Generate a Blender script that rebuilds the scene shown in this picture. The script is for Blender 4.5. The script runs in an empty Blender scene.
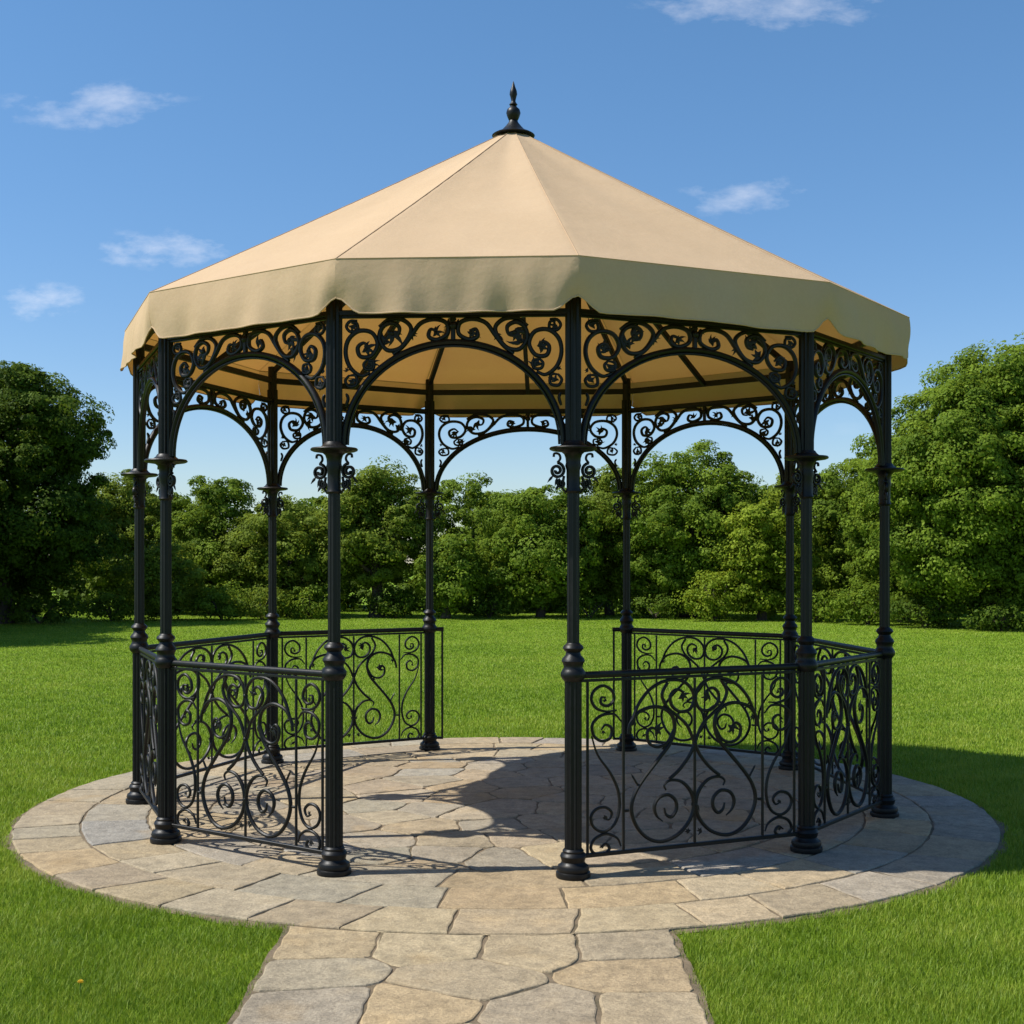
import bpy, math, random
import numpy as np
from mathutils import Vector, Matrix, Quaternion

R = math.radians
rnd = random.Random(7)
rng = np.random.default_rng(11)
scene = bpy.context.scene
COL = scene.collection

# ------------------------------------------------------------------ helpers
class MB:
    """collects shapes, links them as one mesh object"""
    def __init__(self): self.v = []; self.f = []; self.c = []
    def add(self, vs, fs):
        o = len(self.v); self.v += [tuple(p) for p in vs]
        self.f += [tuple(i + o for i in f) for f in fs]
    def lathe(self, prof, n=24, flute=0.0, c=(0, 0, 0), cap=True):
        vs, fs = [], []
        for (r, z, *fl) in prof:
            fl = fl[0] if fl else 0
            for k in range(n):
                a = 2 * math.pi * k / n
                rr = r * (1 - (flute if (fl and k % 2) else 0))
                vs.append((c[0] + rr * math.cos(a), c[1] + rr * math.sin(a), c[2] + z))
        m = len(prof)
        for j in range(m - 1):
            for k in range(n):
                k2 = (k + 1) % n
                fs.append((j*n + k, j*n + k2, (j+1)*n + k2, (j+1)*n + k))
        if cap:
            fs.append(tuple(range(n - 1, -1, -1)))
            fs.append(tuple((m-1)*n + k for k in range(n)))
        self.add(vs, fs)
    def tube(self, pts, r, n=8, normal=None, rn=None, cap=True):
        """sweep; r number or list (in-plane half width), rn half width along normal"""
        P = [Vector(p) for p in pts]; m = len(P)
        if m < 2: return
        rs = r if isinstance(r, (list, tuple)) else [r] * m
        vs, fs = [], []
        N = Vector(normal) if normal is not None else None
        prev = None
        for i in range(m):
            t = (P[min(i+1, m-1)] - P[max(i-1, 0)])
            if t.length < 1e-9: t = Vector((0, 0, 1))
            t.normalize()
            if N is not None:
                b = N; s = t.cross(b)
                if s.length < 1e-6: s = Vector((1, 0, 0))
                s.normalize()
            else:
                if prev is None:
                    s = t.cross(Vector((0, 0, 1)))
                    if s.length < 1e-3: s = t.cross(Vector((1, 0, 0)))
                else:
                    s = prev - t * prev.dot(t)
                s.normalize(); b = s.cross(t); prev = s
            for k in range(n):
                a = 2 * math.pi * (k + .5) / n
                q = (rn if rn else 1.0)
                vs.append(P[i] + s * (rs[i] * math.cos(a)) + b * ((rs[i] * q) * math.sin(a)))
        for i in range(m - 1):
            for k in range(n):
                k2 = (k + 1) % n
                fs.append((i*n + k, i*n + k2, (i+1)*n + k2, (i+1)*n + k))
        if cap:
            fs.append(tuple(range(n - 1, -1, -1))); fs.append(tuple((m-1)*n + k for k in range(n)))
        self.add(vs, fs)
    def box(self, p, q, w, h, up=(0, 0, 1), bev=.15):
        """bar with bevelled rectangular section from p to q"""
        p = Vector(p); q = Vector(q); t = (q - p).normalized(); up = Vector(up)
        s = t.cross(up).normalized(); u = s.cross(t).normalized()
        b = bev * min(w, h)
        sec = [(-w/2 + b, -h/2), (w/2 - b, -h/2), (w/2, -h/2 + b), (w/2, h/2 - b),
               (w/2 - b, h/2), (-w/2 + b, h/2), (-w/2, h/2 - b), (-w/2, -h/2 + b)]
        vs = [p + s*x + u*y for x, y in sec] + [q + s*x + u*y for x, y in sec]
        fs = [(k, (k+1) % 8, 8 + (k+1) % 8, 8 + k) for k in range(8)]
        fs += [tuple(range(7, -1, -1)), tuple(range(8, 16))]
        self.add(vs, fs)
    def ball(self, c, r, n=8):
        prof = []
        for i in range(n + 1):
            a = -math.pi/2 + math.pi * i / n
            prof.append((max(r * math.cos(a), 1e-4), r * math.sin(a)))
        self.lathe(prof, n=10, c=c)
    def build(self, name, mat, parent=None, smooth=True, angle=40):
        me = bpy.data.meshes.new(name)
        me.from_pydata(self.v, [], self.f); me.update()
        if smooth:
            me.polygons.foreach_set('use_smooth', [True] * len(me.polygons))
            me.set_sharp_from_angle(angle=R(angle))
        me.materials.append(mat)
        o = bpy.data.objects.new(name, me); COL.objects.link(o)
        if parent is not None: o.parent = parent
        return o

def empty(name, loc=(0, 0, 0), rz=0, size=.3):
    o = bpy.data.objects.new(name, None); COL.objects.link(o)
    o.location = loc; o.rotation_euler = (0, 0, rz); o.empty_display_size = size
    return o
def tag(o, label=None, cat=None, group=None, kind=None):
    if label: o['label'] = label
    if cat: o['category'] = cat
    if group: o['group'] = group
    if kind: o['kind'] = kind
    return o
def kids(o): return [c for c in bpy.data.objects if c.parent == o]

def np_mesh(name, verts, nper, faces_local, mat, attr=None, parent=None, smooth=False):
    """many copies of one small poly pattern: verts (N*nper,3)"""
    N = len(verts) // nper
    me = bpy.data.meshes.new(name)
    me.vertices.add(len(verts)); me.vertices.foreach_set('co', np.ascontiguousarray(verts, dtype=np.float32).ravel())
    loops = []; sizes = []
    for f in faces_local: loops += list(f); sizes.append(len(f))
    L = len(loops)
    li = (np.arange(N, dtype=np.int32)[:, None] * nper + np.array(loops, dtype=np.int32)[None]).ravel()
    me.loops.add(len(li)); me.loops.foreach_set('vertex_index', li)
    st = np.concatenate([[0], np.cumsum(sizes)[:-1]]).astype(np.int32)
    ls = (np.arange(N, dtype=np.int32)[:, None] * L + st[None]).ravel()
    me.polygons.add(len(ls)); me.polygons.foreach_set('loop_start', ls)
    me.update(calc_edges=True)
    if smooth: me.polygons.foreach_set('use_smooth', np.ones(len(ls), dtype=bool))
    if attr is not None:
        a = me.attributes.new('tint', 'FLOAT', 'POINT')
        a.data.foreach_set('value', np.repeat(attr.astype(np.float32), nper))
    me.materials.append(mat)
    o = bpy.data.objects.new(name, me); COL.objects.link(o)
    if parent is not None: o.parent = parent
    return o

def smooth_curve(pts, per=6):
    """Catmull-Rom through points"""
    P = [Vector(p) for p in pts]
    P = [P[0] * 2 - P[1]] + P + [P[-1] * 2 - P[-2]]
    out = []
    for i in range(1, len(P) - 2):
        a, b, c, d = P[i-1], P[i], P[i+1], P[i+2]
        for k in range(per):
            t = k / per
            out.append(.5 * ((2*b) + (c - a)*t + (2*a - 5*b + 4*c - d)*t*t + (3*b - a - 3*c + d)*t**3))
    out.append(P[-2])
    return out

# ------------------------------------------------------------------ materials
class NT:
    def __init__(self, name):
        self.m = bpy.data.materials.new(name); self.m.use_nodes = True
        self.t = self.m.node_tree; self.t.nodes.clear()
        self.out = self.n('ShaderNodeOutputMaterial')
    def n(self, typ, **kw):
        nd = self.t.nodes.new(typ)
        for k, v in kw.items(): setattr(nd, k, v)
        return nd
    def l(self, a, b): self.t.links.new(a, b)
    def noise(self, scale, detail=4, rough=.55, vec=None):
        nd = self.n('ShaderNodeTexNoise'); nd.inputs['Scale'].default_value = scale
        nd.inputs['Detail'].default_value = detail; nd.inputs['Roughness'].default_value = rough
        if vec is not None: self.l(vec, nd.inputs['Vector'])
        return nd
    def ramp(self, fac, stops):
        nd = self.n('ShaderNodeValToRGB'); e = nd.color_ramp.elements
        while len(e) < len(stops): e.new(.5)
        for i, (p, c) in enumerate(stops):
            e[i].position = p; e[i].color = (*c, 1)
        self.l(fac, nd.inputs[0]); return nd
    def mix(self, fac, a, b, blend='MIX'):
        nd = self.n('ShaderNodeMix', data_type='RGBA', blend_type=blend)
        for s, v in ((nd.inputs[0], fac), (nd.inputs[6], a), (nd.inputs[7], b)):
            if hasattr(v, 'is_output') or isinstance(v, bpy.types.NodeSocket): self.l(v, s)
            elif isinstance(v, (int, float)): s.default_value = v
            else: s.default_value = (*v, 1)
        return nd.outputs[2]
    def bump(self, h, strength, dist):
        b = self.n('ShaderNodeBump'); b.inputs['Strength'].default_value = strength
        b.inputs['Distance'].default_value = dist; self.l(h, b.inputs['Height']); return b.outputs[0]

def mat_iron():
    t = NT('black_painted_iron'); b = t.n('ShaderNodeBsdfPrincipled')
    tc = t.n('ShaderNodeTexCoord')
    n = t.noise(30, 5, .6, tc.outputs['Object'])
    c = t.ramp(n.outputs[0], [(.3, (.0030, .0032, .0034)), (.75, (.0075, .008, .0083))])
    t.l(c.outputs[0], b.inputs['Base Color'])
    r = t.n('ShaderNodeMapRange'); r.inputs[3].default_value = .34; r.inputs[4].default_value = .55; b.inputs['Specular IOR Level'].default_value = .30
    t.l(n.outputs[0], r.inputs[0]); t.l(r.outputs[0], b.inputs['Roughness'])
    n2 = t.noise(140, 3, .6, tc.outputs['Object'])
    t.l(t.bump(n2.outputs[0], .25, .002), b.inputs['Normal'])
    t.l(b.outputs[0], t.out.inputs[0]); return t.m

def mat_canvas():
    t = NT('beige_canvas'); tc = t.n('ShaderNodeTexCoord')
    n = t.noise(2.2, 5, .6, tc.outputs['Object'])
    fine = t.noise(60, 3, .7, tc.outputs['Object'])
    col = t.ramp(n.outputs[0], [(.25, (.60, .435, .275)), (.75, (.65, .475, .305))])
    col2 = t.mix(.10, col.outputs[0], fine.outputs[0], 'OVERLAY')
    wv = t.noise(420, 2, .5, tc.outputs['Object'])
    wr = t.noise(3.2, 6, .62, tc.outputs['Object'])
    nb = t.bump(wv.outputs[0], .35, .0015)
    b2 = t.n('ShaderNodeBump'); b2.inputs['Strength'].default_value = .30; b2.inputs['Distance'].default_value = .03
    t.l(wr.outputs[0], b2.inputs['Height']); t.l(nb, b2.inputs['Normal'])
    d = t.n('ShaderNodeBsdfDiffuse'); t.l(col2, d.inputs[0]); t.l(b2.outputs[0], d.inputs['Normal'])
    tr = t.n('ShaderNodeBsdfTranslucent'); tr.inputs[0].default_value = (.58, .27, .06, 1)
    mx = t.n('ShaderNodeMixShader'); mx.inputs[0].default_value = .25
    t.l(d.outputs[0], mx.inputs[1]); t.l(tr.outputs[0], mx.inputs[2])
    t.l(mx.outputs[0], t.out.inputs[0]); return t.m

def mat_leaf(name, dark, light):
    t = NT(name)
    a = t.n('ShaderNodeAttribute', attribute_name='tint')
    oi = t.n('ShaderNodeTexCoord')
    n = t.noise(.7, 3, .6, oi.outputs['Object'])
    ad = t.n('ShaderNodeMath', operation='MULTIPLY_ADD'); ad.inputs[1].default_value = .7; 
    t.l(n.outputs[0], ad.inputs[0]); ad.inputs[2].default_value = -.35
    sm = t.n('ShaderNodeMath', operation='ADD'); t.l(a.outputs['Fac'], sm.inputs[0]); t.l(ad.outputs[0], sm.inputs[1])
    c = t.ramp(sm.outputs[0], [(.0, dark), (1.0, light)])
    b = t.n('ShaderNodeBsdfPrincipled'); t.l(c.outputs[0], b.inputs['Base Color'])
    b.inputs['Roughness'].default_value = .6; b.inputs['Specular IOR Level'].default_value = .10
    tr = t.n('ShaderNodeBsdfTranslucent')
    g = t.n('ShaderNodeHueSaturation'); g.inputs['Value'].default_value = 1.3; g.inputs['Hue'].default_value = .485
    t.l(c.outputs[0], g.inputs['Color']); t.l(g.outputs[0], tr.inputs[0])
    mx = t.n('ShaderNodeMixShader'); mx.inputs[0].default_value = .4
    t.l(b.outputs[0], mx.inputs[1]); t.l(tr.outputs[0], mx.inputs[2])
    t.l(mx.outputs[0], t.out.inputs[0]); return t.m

def mat_bark():
    t = NT('bark'); tc = t.n('ShaderNodeTexCoord'); b = t.n('ShaderNodeBsdfPrincipled')
    mp = t.n('ShaderNodeMapping'); mp.inputs['Scale'].default_value = (6, 6, 1.2); t.l(tc.outputs['Object'], mp.inputs[0])
    n = t.noise(2, 6, .65, mp.outputs[0])
    c = t.ramp(n.outputs[0], [(.3, (.03, .022, .015)), (.7, (.11, .085, .06))])
    t.l(c.outputs[0], b.inputs['Base Color']); b.inputs['Roughness'].default_value = .9
    t.l(t.bump(n.outputs[0], .8, .05), b.inputs['Normal']); t.l(b.outputs[0], t.out.inputs[0]); return t.m

def mat_grass():
    t = NT('grass_blade'); a = t.n('ShaderNodeAttribute', attribute_name='tint')
    g = t.n('ShaderNodeNewGeometry')
    n1 = t.noise(.35, 4, .6, g.outputs['Position'])
    n2 = t.noise(2.5, 3, .6, g.outputs['Position'])
    s = t.n('ShaderNodeMath', operation='MULTIPLY_ADD'); s.inputs[1].default_value = 1.5; s.inputs[2].default_value = -.90
    t.l(n1.outputs[0], s.inputs[0])
    s2 = t.n('ShaderNodeMath', operation='MULTIPLY_ADD'); s2.inputs[1].default_value = .9; t.l(n2.outputs[0], s2.inputs[0]); t.l(s.outputs[0], s2.inputs[2])
    s3 = t.n('ShaderNodeMath', operation='ADD'); t.l(s2.outputs[0], s3.inputs[0]); t.l(a.outputs['Fac'], s3.inputs[1])
    c = t.ramp(s3.outputs[0], [(.05, (.092, .160, .009)), (.6, (.186, .288, .017)), (1.2, (.32, .38, .045))])
    d = t.n('ShaderNodeBsdfPrincipled'); t.l(c.outputs[0], d.inputs['Base Color'])
    d.inputs['Roughness'].default_value = .5; d.inputs['Specular IOR Level'].default_value = .25
    tr = t.n('ShaderNodeBsdfTranslucent'); t.l(c.outputs[0], tr.inputs[0])
    mx = t.n('ShaderNodeMixShader'); mx.inputs[0].default_value = .36
    t.l(d.outputs[0], mx.inputs[1]); t.l(tr.outputs[0], mx.inputs[2])
    t.l(mx.outputs[0], t.out.inputs[0]); return t.m

def mat_lawn():
    t = NT('lawn_ground'); g = t.n('ShaderNodeNewGeometry'); b = t.n('ShaderNodeBsdfPrincipled')
    n1 = t.noise(.35, 4, .6, g.outputs['Position']); n2 = t.noise(9, 5, .7, g.outputs['Position'])
    c1 = t.ramp(n1.outputs[0], [(.3, (.13, .215, .013)), (.7, (.18, .28, .019))])
    c = t.mix(.55, c1.outputs[0], t.ramp(n2.outputs[0], [(.3, (.09, .155, .010)), (.7, (.20, .30, .02))]).outputs[0])
    t.l(c, b.inputs['Base Color']); b.inputs['Roughness'].default_value = .95; b.inputs['Specular IOR Level'].default_value = .1
    n3 = t.noise(25, 5, .75, g.outputs['Position'])
    t.l(t.bump(n3.outputs[0], .6, .03), b.inputs['Normal']); t.l(b.outputs[0], t.out.inputs[0]); return t.m

def mat_stone():
    t = NT('sandstone_slab'); g = t.n('ShaderNodeNewGeometry'); b = t.n('ShaderNodeBsdfPrincipled')
    a = t.n('ShaderNodeVertexColor', layer_name='slab')
    n1 = t.noise(2.6, 6, .6, g.outputs['Position']); n2 = t.noise(14, 6, .7, g.outputs['Position']); n3 = t.noise(75, 5, .75, g.outputs['Position'])
    v1 = t.ramp(n1.outputs[0], [(.3, (.80, .79, .77)), (.55, (1, 1, 1)), (.75, (1.1, 1.04, .93))])
    c = t.mix(.8, a.outputs[0], v1.outputs[0], 'MULTIPLY')
    v2 = t.ramp(n2.outputs[0], [(.34, (.64, .635, .625)), (.6, (1.1, 1.08, 1.04))])
    c = t.mix(.75, c, v2.outputs[0], 'MULTIPLY')
    v3 = t.ramp(n3.outputs[0], [(.36, (.55, .54, .53)), (.62, (1.15, 1.15, 1.14))])
    c = t.mix(.6, c, v3.outputs[0], 'MULTIPLY')
    # rust stains of limited shape
    n4 = t.noise(1.7, 3, .5, g.outputs['Position'])
    st = t.ramp(n4.outputs[0], [(.62, (0, 0, 0)), (.74, (1, 1, 1))])
    sm = t.n('ShaderNodeMath', operation='MULTIPLY'); sm.inputs[1].default_value = .45; t.l(st.outputs[0], sm.inputs[0])
    c = t.mix(sm.outputs[0], c, (.36, .235, .10))
    t.l(c, b.inputs['Base Color']); b.inputs['Roughness'].default_value = .85; b.inputs['Specular IOR Level'].default_value = .2
    h = t.n('ShaderNodeMath', operation='MULTIPLY_ADD'); h.inputs[1].default_value = .35
    t.l(n3.outputs[0], h.inputs[0]); t.l(n2.outputs[0], h.inputs[2])
    t.l(t.bump(h.outputs[0], .85, .016), b.inputs['Normal'])
    t.l(b.outputs[0], t.out.inputs[0]); return t.m

def mat_joint():
    t = NT('earth_joint'); g = t.n('ShaderNodeNewGeometry'); b = t.n('ShaderNodeBsdfPrincipled')
    n = t.noise(6, 5, .7, g.outputs['Position'])
    c = t.ramp(n.outputs[0], [(.3, (.07, .06, .03)), (.55, (.17, .125, .075)), (.75, (.22, .17, .11))])
    t.l(c.outputs[0], b.inputs['Base Color']); b.inputs['Roughness'].default_value = .95
    n2 = t.noise(80, 4, .7, g.outputs['Position'])
    t.l(t.bump(n2.outputs[0], .8, .01), b.inputs['Normal']); t.l(b.outputs[0], t.out.inputs[0]); return t.m

def mat_plain(name, c, rough=.6):
    t = NT(name); b = t.n('ShaderNodeBsdfPrincipled'); tc = t.n('ShaderNodeTexCoord')
    n = t.noise(40, 3, .6, tc.outputs['Object'])
    cc = t.ramp(n.outputs[0], [(.3, tuple(x*.8 for x in c)), (.7, c)])
    t.l(cc.outputs[0], b.inputs['Base Color']); b.inputs['Roughness'].default_value = rough
    t.l(b.outputs[0], t.out.inputs[0]); return t.m

IRON = mat_iron(); CANVAS = mat_canvas(); BARK = mat_bark(); GRASS = mat_grass(); LAWN = mat_lawn()
STONE = mat_stone(); JOINT = mat_joint()
LEAF = {
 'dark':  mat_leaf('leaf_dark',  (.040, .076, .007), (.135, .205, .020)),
 'mid':   mat_leaf('leaf_mid',   (.076, .132, .011), (.225, .315, .030)),
 'light': mat_leaf('leaf_light', (.118, .180, .012), (.300, .375, .034)),
 'olive': mat_leaf('leaf_olive', (.094, .142, .014), (.250, .318, .038)),
}

# ------------------------------------------------------------------ the lie of the place
FPX, CAMH, HORY = 1297.0, 1.7, 560.0
GC = Vector((.01, 9.33, 0))          # centre of the bandstand
PC = Vector((-.035, 9.04, 0)); PR = 3.225   # paved circle
PATH = (-1.02, .72)

# ------------------------------------------------------------------ lawn, paving
lawn = MB()
S = 500
lawn.add([(-S, -S, 0), (S, -S, 0), (S, S, 0), (-S, S, 0)], [(0, 1, 2, 3)])
tag(lawn.build('lawn', LAWN, smooth=False), kind='structure')

def clip_poly(poly, px, py, nx, ny):
    """keep the side where (p - (px,py)).(nx,ny) <= 0"""
    out = []; n = len(poly)
    for i in range(n):
        a = poly[i]; b = poly[(i+1) % n]
        da = (a[0]-px)*nx + (a[1]-py)*ny; db = (b[0]-px)*nx + (b[1]-py)*ny
        if da <= 0: out.append(a)
        if (da < 0 < db) or (db < 0 < da):
            t = da / (da - db); out.append((a[0] + (b[0]-a[0])*t, a[1] + (b[1]-a[1])*t))
    return out
def voronoi(seeds, bounds):
    cells = []
    for i, s in enumerate(seeds):
        poly = list(bounds)
        for j, q in enumerate(seeds):
            if i == j: continue
            dx, dy = q[0]-s[0], q[1]-s[1]
            if dx*dx + dy*dy > 6: continue
            poly = clip_poly(poly, (s[0]+q[0])/2, (s[1]+q[1])/2, dx, dy)
            if len(poly) < 3: break
        if len(poly) >= 3: cells.append(poly)
    return cells
def resample(poly, step):
    out = []
    n = len(poly)
    for i in range(n):
        a = poly[i]; b = poly[(i+1) % n]
        L = math.hypot(b[0]-a[0], b[1]-a[1]); k = max(1, int(L/step))
        for q in range(k): out.append((a[0]+(b[0]-a[0])*q/k, a[1]+(b[1]-a[1])*q/k))
    return out
def inset(poly, d):
    """vertex-normal inset of a ccw polygon"""
    n = len(poly); out = []
    for i in range(n):
        a = poly[i-1]; p = poly[i]; b = poly[(i+1) % n]
        e1 = Vector((p[0]-a[0], p[1]-a[1])); e2 = Vector((b[0]-p[0], b[1]-p[1]))
        if e1.length < 1e-9 or e2.length < 1e-9: out.append(p); continue
        n1 = Vector((-e1.y, e1.x)).normalized(); n2 = Vector((-e2.y, e2.x)).normalized()
        m = n1 + n2
        if m.length < 1e-6: out.append(p); continue
        m.normalize(); k = d / max(.45, m.dot(n1))
        out.append((p[0]+m.x*k, p[1]+m.y*k))
    return out
def area(poly):
    return .5*sum(poly[i-1][0]*poly[i][1]-poly[i][0]*poly[i-1][1] for i in range(len(poly)))
def chaikin(poly):
    out = []; n = len(poly)
    for i in range(n):
        a = poly[i]; b = poly[(i+1) % n]
        out += [(a[0]*.75+b[0]*.25, a[1]*.75+b[1]*.25), (a[0]*.25+b[0]*.75, a[1]*.25+b[1]*.75)]
    return out

PALETTE = [(.385, .322, .225)]*3 + [(.41, .335, .225)]*3 + [(.36, .312, .23)]*2 + [(.42, .33, .205)]*2 + [(.35, .302, .23), (.332, .295, .238), (.318, .288, .245), (.37, .297, .205), (.415, .325, .205)]
INNER = [(.38, .312, .222), (.39, .317, .217), (.36, .302, .225), (.395, .313, .207), (.37, .312, .232)]
class Slabs:
    def __init__(self): self.v = []; self.f = []; self.c = []
    def slab(self, poly, joint, z0=.0, zt=.026, corner=2, tone=None, proj=None):
        if area(poly) < 0: poly = poly[::-1]
        if area(poly) < .008: return
        poly = inset(poly, joint)
        poly = resample(poly, .085)
        for _ in range(corner): poly = chaikin(poly) if len(poly) < 60 else poly
        ph = rnd.random()*20
        poly = [(x + .0045*math.sin(31*y+ph) + .003*math.sin(67*x+ph*2) + rnd.uniform(-.0012, .0012),
                 y + .0045*math.sin(29*x+ph*1.3) + .003*math.sin(71*y+ph) + rnd.uniform(-.0012, .0012)) for x, y in poly]
        if proj: poly = [proj(p) for p in poly]
        if area(poly) < .006: return
        zt = zt + rnd.uniform(-.003, .003); tx, ty = rnd.uniform(-.005, .005), rnd.uniform(-.005, .005)
        cx = sum(p[0] for p in poly)/len(poly); cy = sum(p[1] for p in poly)/len(poly)
        q1 = inset(poly, .003); q2 = inset(poly, .009)
        n = len(poly); o = len(self.v)
        zz = lambda p, d: zt - d + tx*(p[0]-cx) + ty*(p[1]-cy)
        self.v += [(p[0], p[1], z0) for p in poly] + [(p[0], p[1], zz(p, .008)) for p in poly]
        self.v += [(p[0], p[1], zz(p, .0025)) for p in q1] + [(p[0], p[1], zz(p, 0)) for p in q2]
        for L in range(3):
            for k in range(n):
                k2 = (k+1) % n
                self.f.append((o+L*n+k, o+L*n+k2, o+(L+1)*n+k2, o+(L+1)*n+k))
        self.f.append(tuple(o+3*n+k for k in range(n)))
        c = tone or rnd.choice(PALETTE); m = rnd.uniform(.9, 1.1)
        h_ = rnd.uniform(-.04, .04); c = (c[0]*m*(1+h_), c[1]*m, c[2]*m*(1-h_))
        self.c += [c] * (4*n)
    def build(self, name, extra):
        me = bpy.data.meshes.new(name); nv = len(self.v)
        ev, ef = extra
        me.from_pydata(self.v + ev, [], self.f + [tuple(i+nv for i in f) for f in ef]); me.update()
        a = me.color_attributes.new('slab', 'FLOAT_COLOR', 'POINT')
        cc = np.ones((nv + len(ev), 4), dtype=np.float32); cc[:nv, :3] = np.array(self.c)
        a.data.foreach_set('color', cc.ravel())
        me.materials.append(STONE); me.materials.append(JOINT)
        mi = np.zeros(len(me.polygons), dtype=np.int32); mi[len(self.f):] = 1
        me.polygons.foreach_set('material_index', mi)
        o = bpy.data.objects.new(name, me); COL.objects.link(o)
        return tag(o, kind='structure')

pat = Slabs()
def arc(r, a0, a1, n):
    return [(PC.x + r*math.cos(a0+(a1-a0)*i/n), PC.y + r*math.sin(a0+(a1-a0)*i/n)) for i in range(n+1)]
def ring(r0, r1, lmin, lmax, joint=.0058):
    a = rnd.random(); end = a + 2*math.pi; cuts = [a]
    while True:
        a += rnd.uniform(lmin, lmax)/((r0+r1)/2)
        if a > end - lmin*.7/r1: break
        cuts.append(a)
    cuts.append(end)
    for i in range(len(cuts)-1):
        k0 = rnd.uniform(-.012, .012) if 0 < i else 0
        a0, a1 = cuts[i], cuts[i+1]
        sk = skew[i % 17]; sk2 = skew[(i+1) % 17] if i < len(cuts)-2 else skew[0]
        n = max(3, int((a1-a0)*r1/.09))
        outer = [(PC.x + r1*math.cos(t), PC.y + r1*math.sin(t)) for t in np.linspace(a0+sk, a1+sk2, n)]
        inner = [(PC.x + r0*math.cos(t), PC.y + r0*math.sin(t)) for t in np.linspace(a1-sk2, a0-sk, n)]
        pat.slab(outer + inner, joint, corner=0)
skew = [rnd.uniform(-.018, .018) for _ in range(17)]
ring(2.82, PR, .34, .64)
ring(2.41, 2.82, .36, .68)
ring(2.02, 2.41, .38, .74)
# inner crazy paving
seeds = []
tries = 0
while len(seeds) < 78 and tries < 20000:
    tries += 1
    r = 2.02*math.sqrt(rnd.random()); a = rnd.random()*2*math.pi
    p = (PC.x + r*math.cos(a), PC.y + r*math.sin(a))
    need = rnd.choice((.36, .44, .52, .6))
    if all(math.hypot(p[0]-q[0], (p[1]-q[1])*1.25) > need for q in seeds): seeds.append(p)
circ = [(PC.x + 2.02*math.cos(t), PC.y + 2.02*math.sin(t)) for t in np.linspace(0, 2*math.pi, 90, endpoint=False)]
for c in voronoi(seeds, circ): pat.slab(c, .0055, corner=1, tone=rnd.choice(INNER) if rnd.random() < .85 else None)
N = 120
rr = lambda k: PR+.035+.02*math.sin(k*1.7)+.014*math.sin(k*5.1)
bed = [(PC.x, PC.y, .018)] + [(PC.x + (PR-.02)*math.cos(2*math.pi*k/N), PC.y + (PR-.02)*math.sin(2*math.pi*k/N), .018) for k in range(N)]
bed += [(PC.x + rr(k)*math.cos(2*math.pi*k/N), PC.y + rr(k)*math.sin(2*math.pi*k/N), .004) for k in range(N)]
pat.build('patio', (bed, [(0, 1+k, 1+(k+1) % N) for k in range(N)] + [(1+k, 1+N+k, 1+N+(k+1) % N, 1+(k+1) % N) for k in range(N)]))

pth = Slabs()
Y0 = -2.5
pb = [(PATH[0], Y0), (PATH[1], Y0), (PATH[1], 6.0), (PATH[0], 6.0)]
seeds = []
y = 5.66; row = 0
while y > Y0:
    k = 4 if row % 2 == 0 else 3
    for i in range(k):
        x = PATH[0] + (PATH[1]-PATH[0])*(i+.5)/k
        j = .10 if row else .05
        seeds.append((x + rnd.uniform(-j, j), y + rnd.uniform(-j, j)*.8))
    y -= rnd.uniform(.37, .47); row += 1
def outproj(p):
    d = Vector((p[0]-PC.x, p[1]-PC.y)); lim = PR + .008
    if d.length < lim: d *= lim/d.length
    return (PC.x+d.x, PC.y+d.y)
for c in voronoi(seeds, pb): pth.slab(c, .006, corner=1, zt=.024, proj=outproj)
bed = []; nb = 60
for k in range(nb+1):
    yy = Y0 + (6.0-Y0)*k/nb
    bed += [(PATH[0]-.012-.02*rnd.random(), yy, .015), (PATH[1]+.012+.02*rnd.random(), yy, .015)]
pth.build('path', (bed, [(2*k, 2*k+1, 2*k+3, 2*k+2) for k in range(nb)]))

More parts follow.
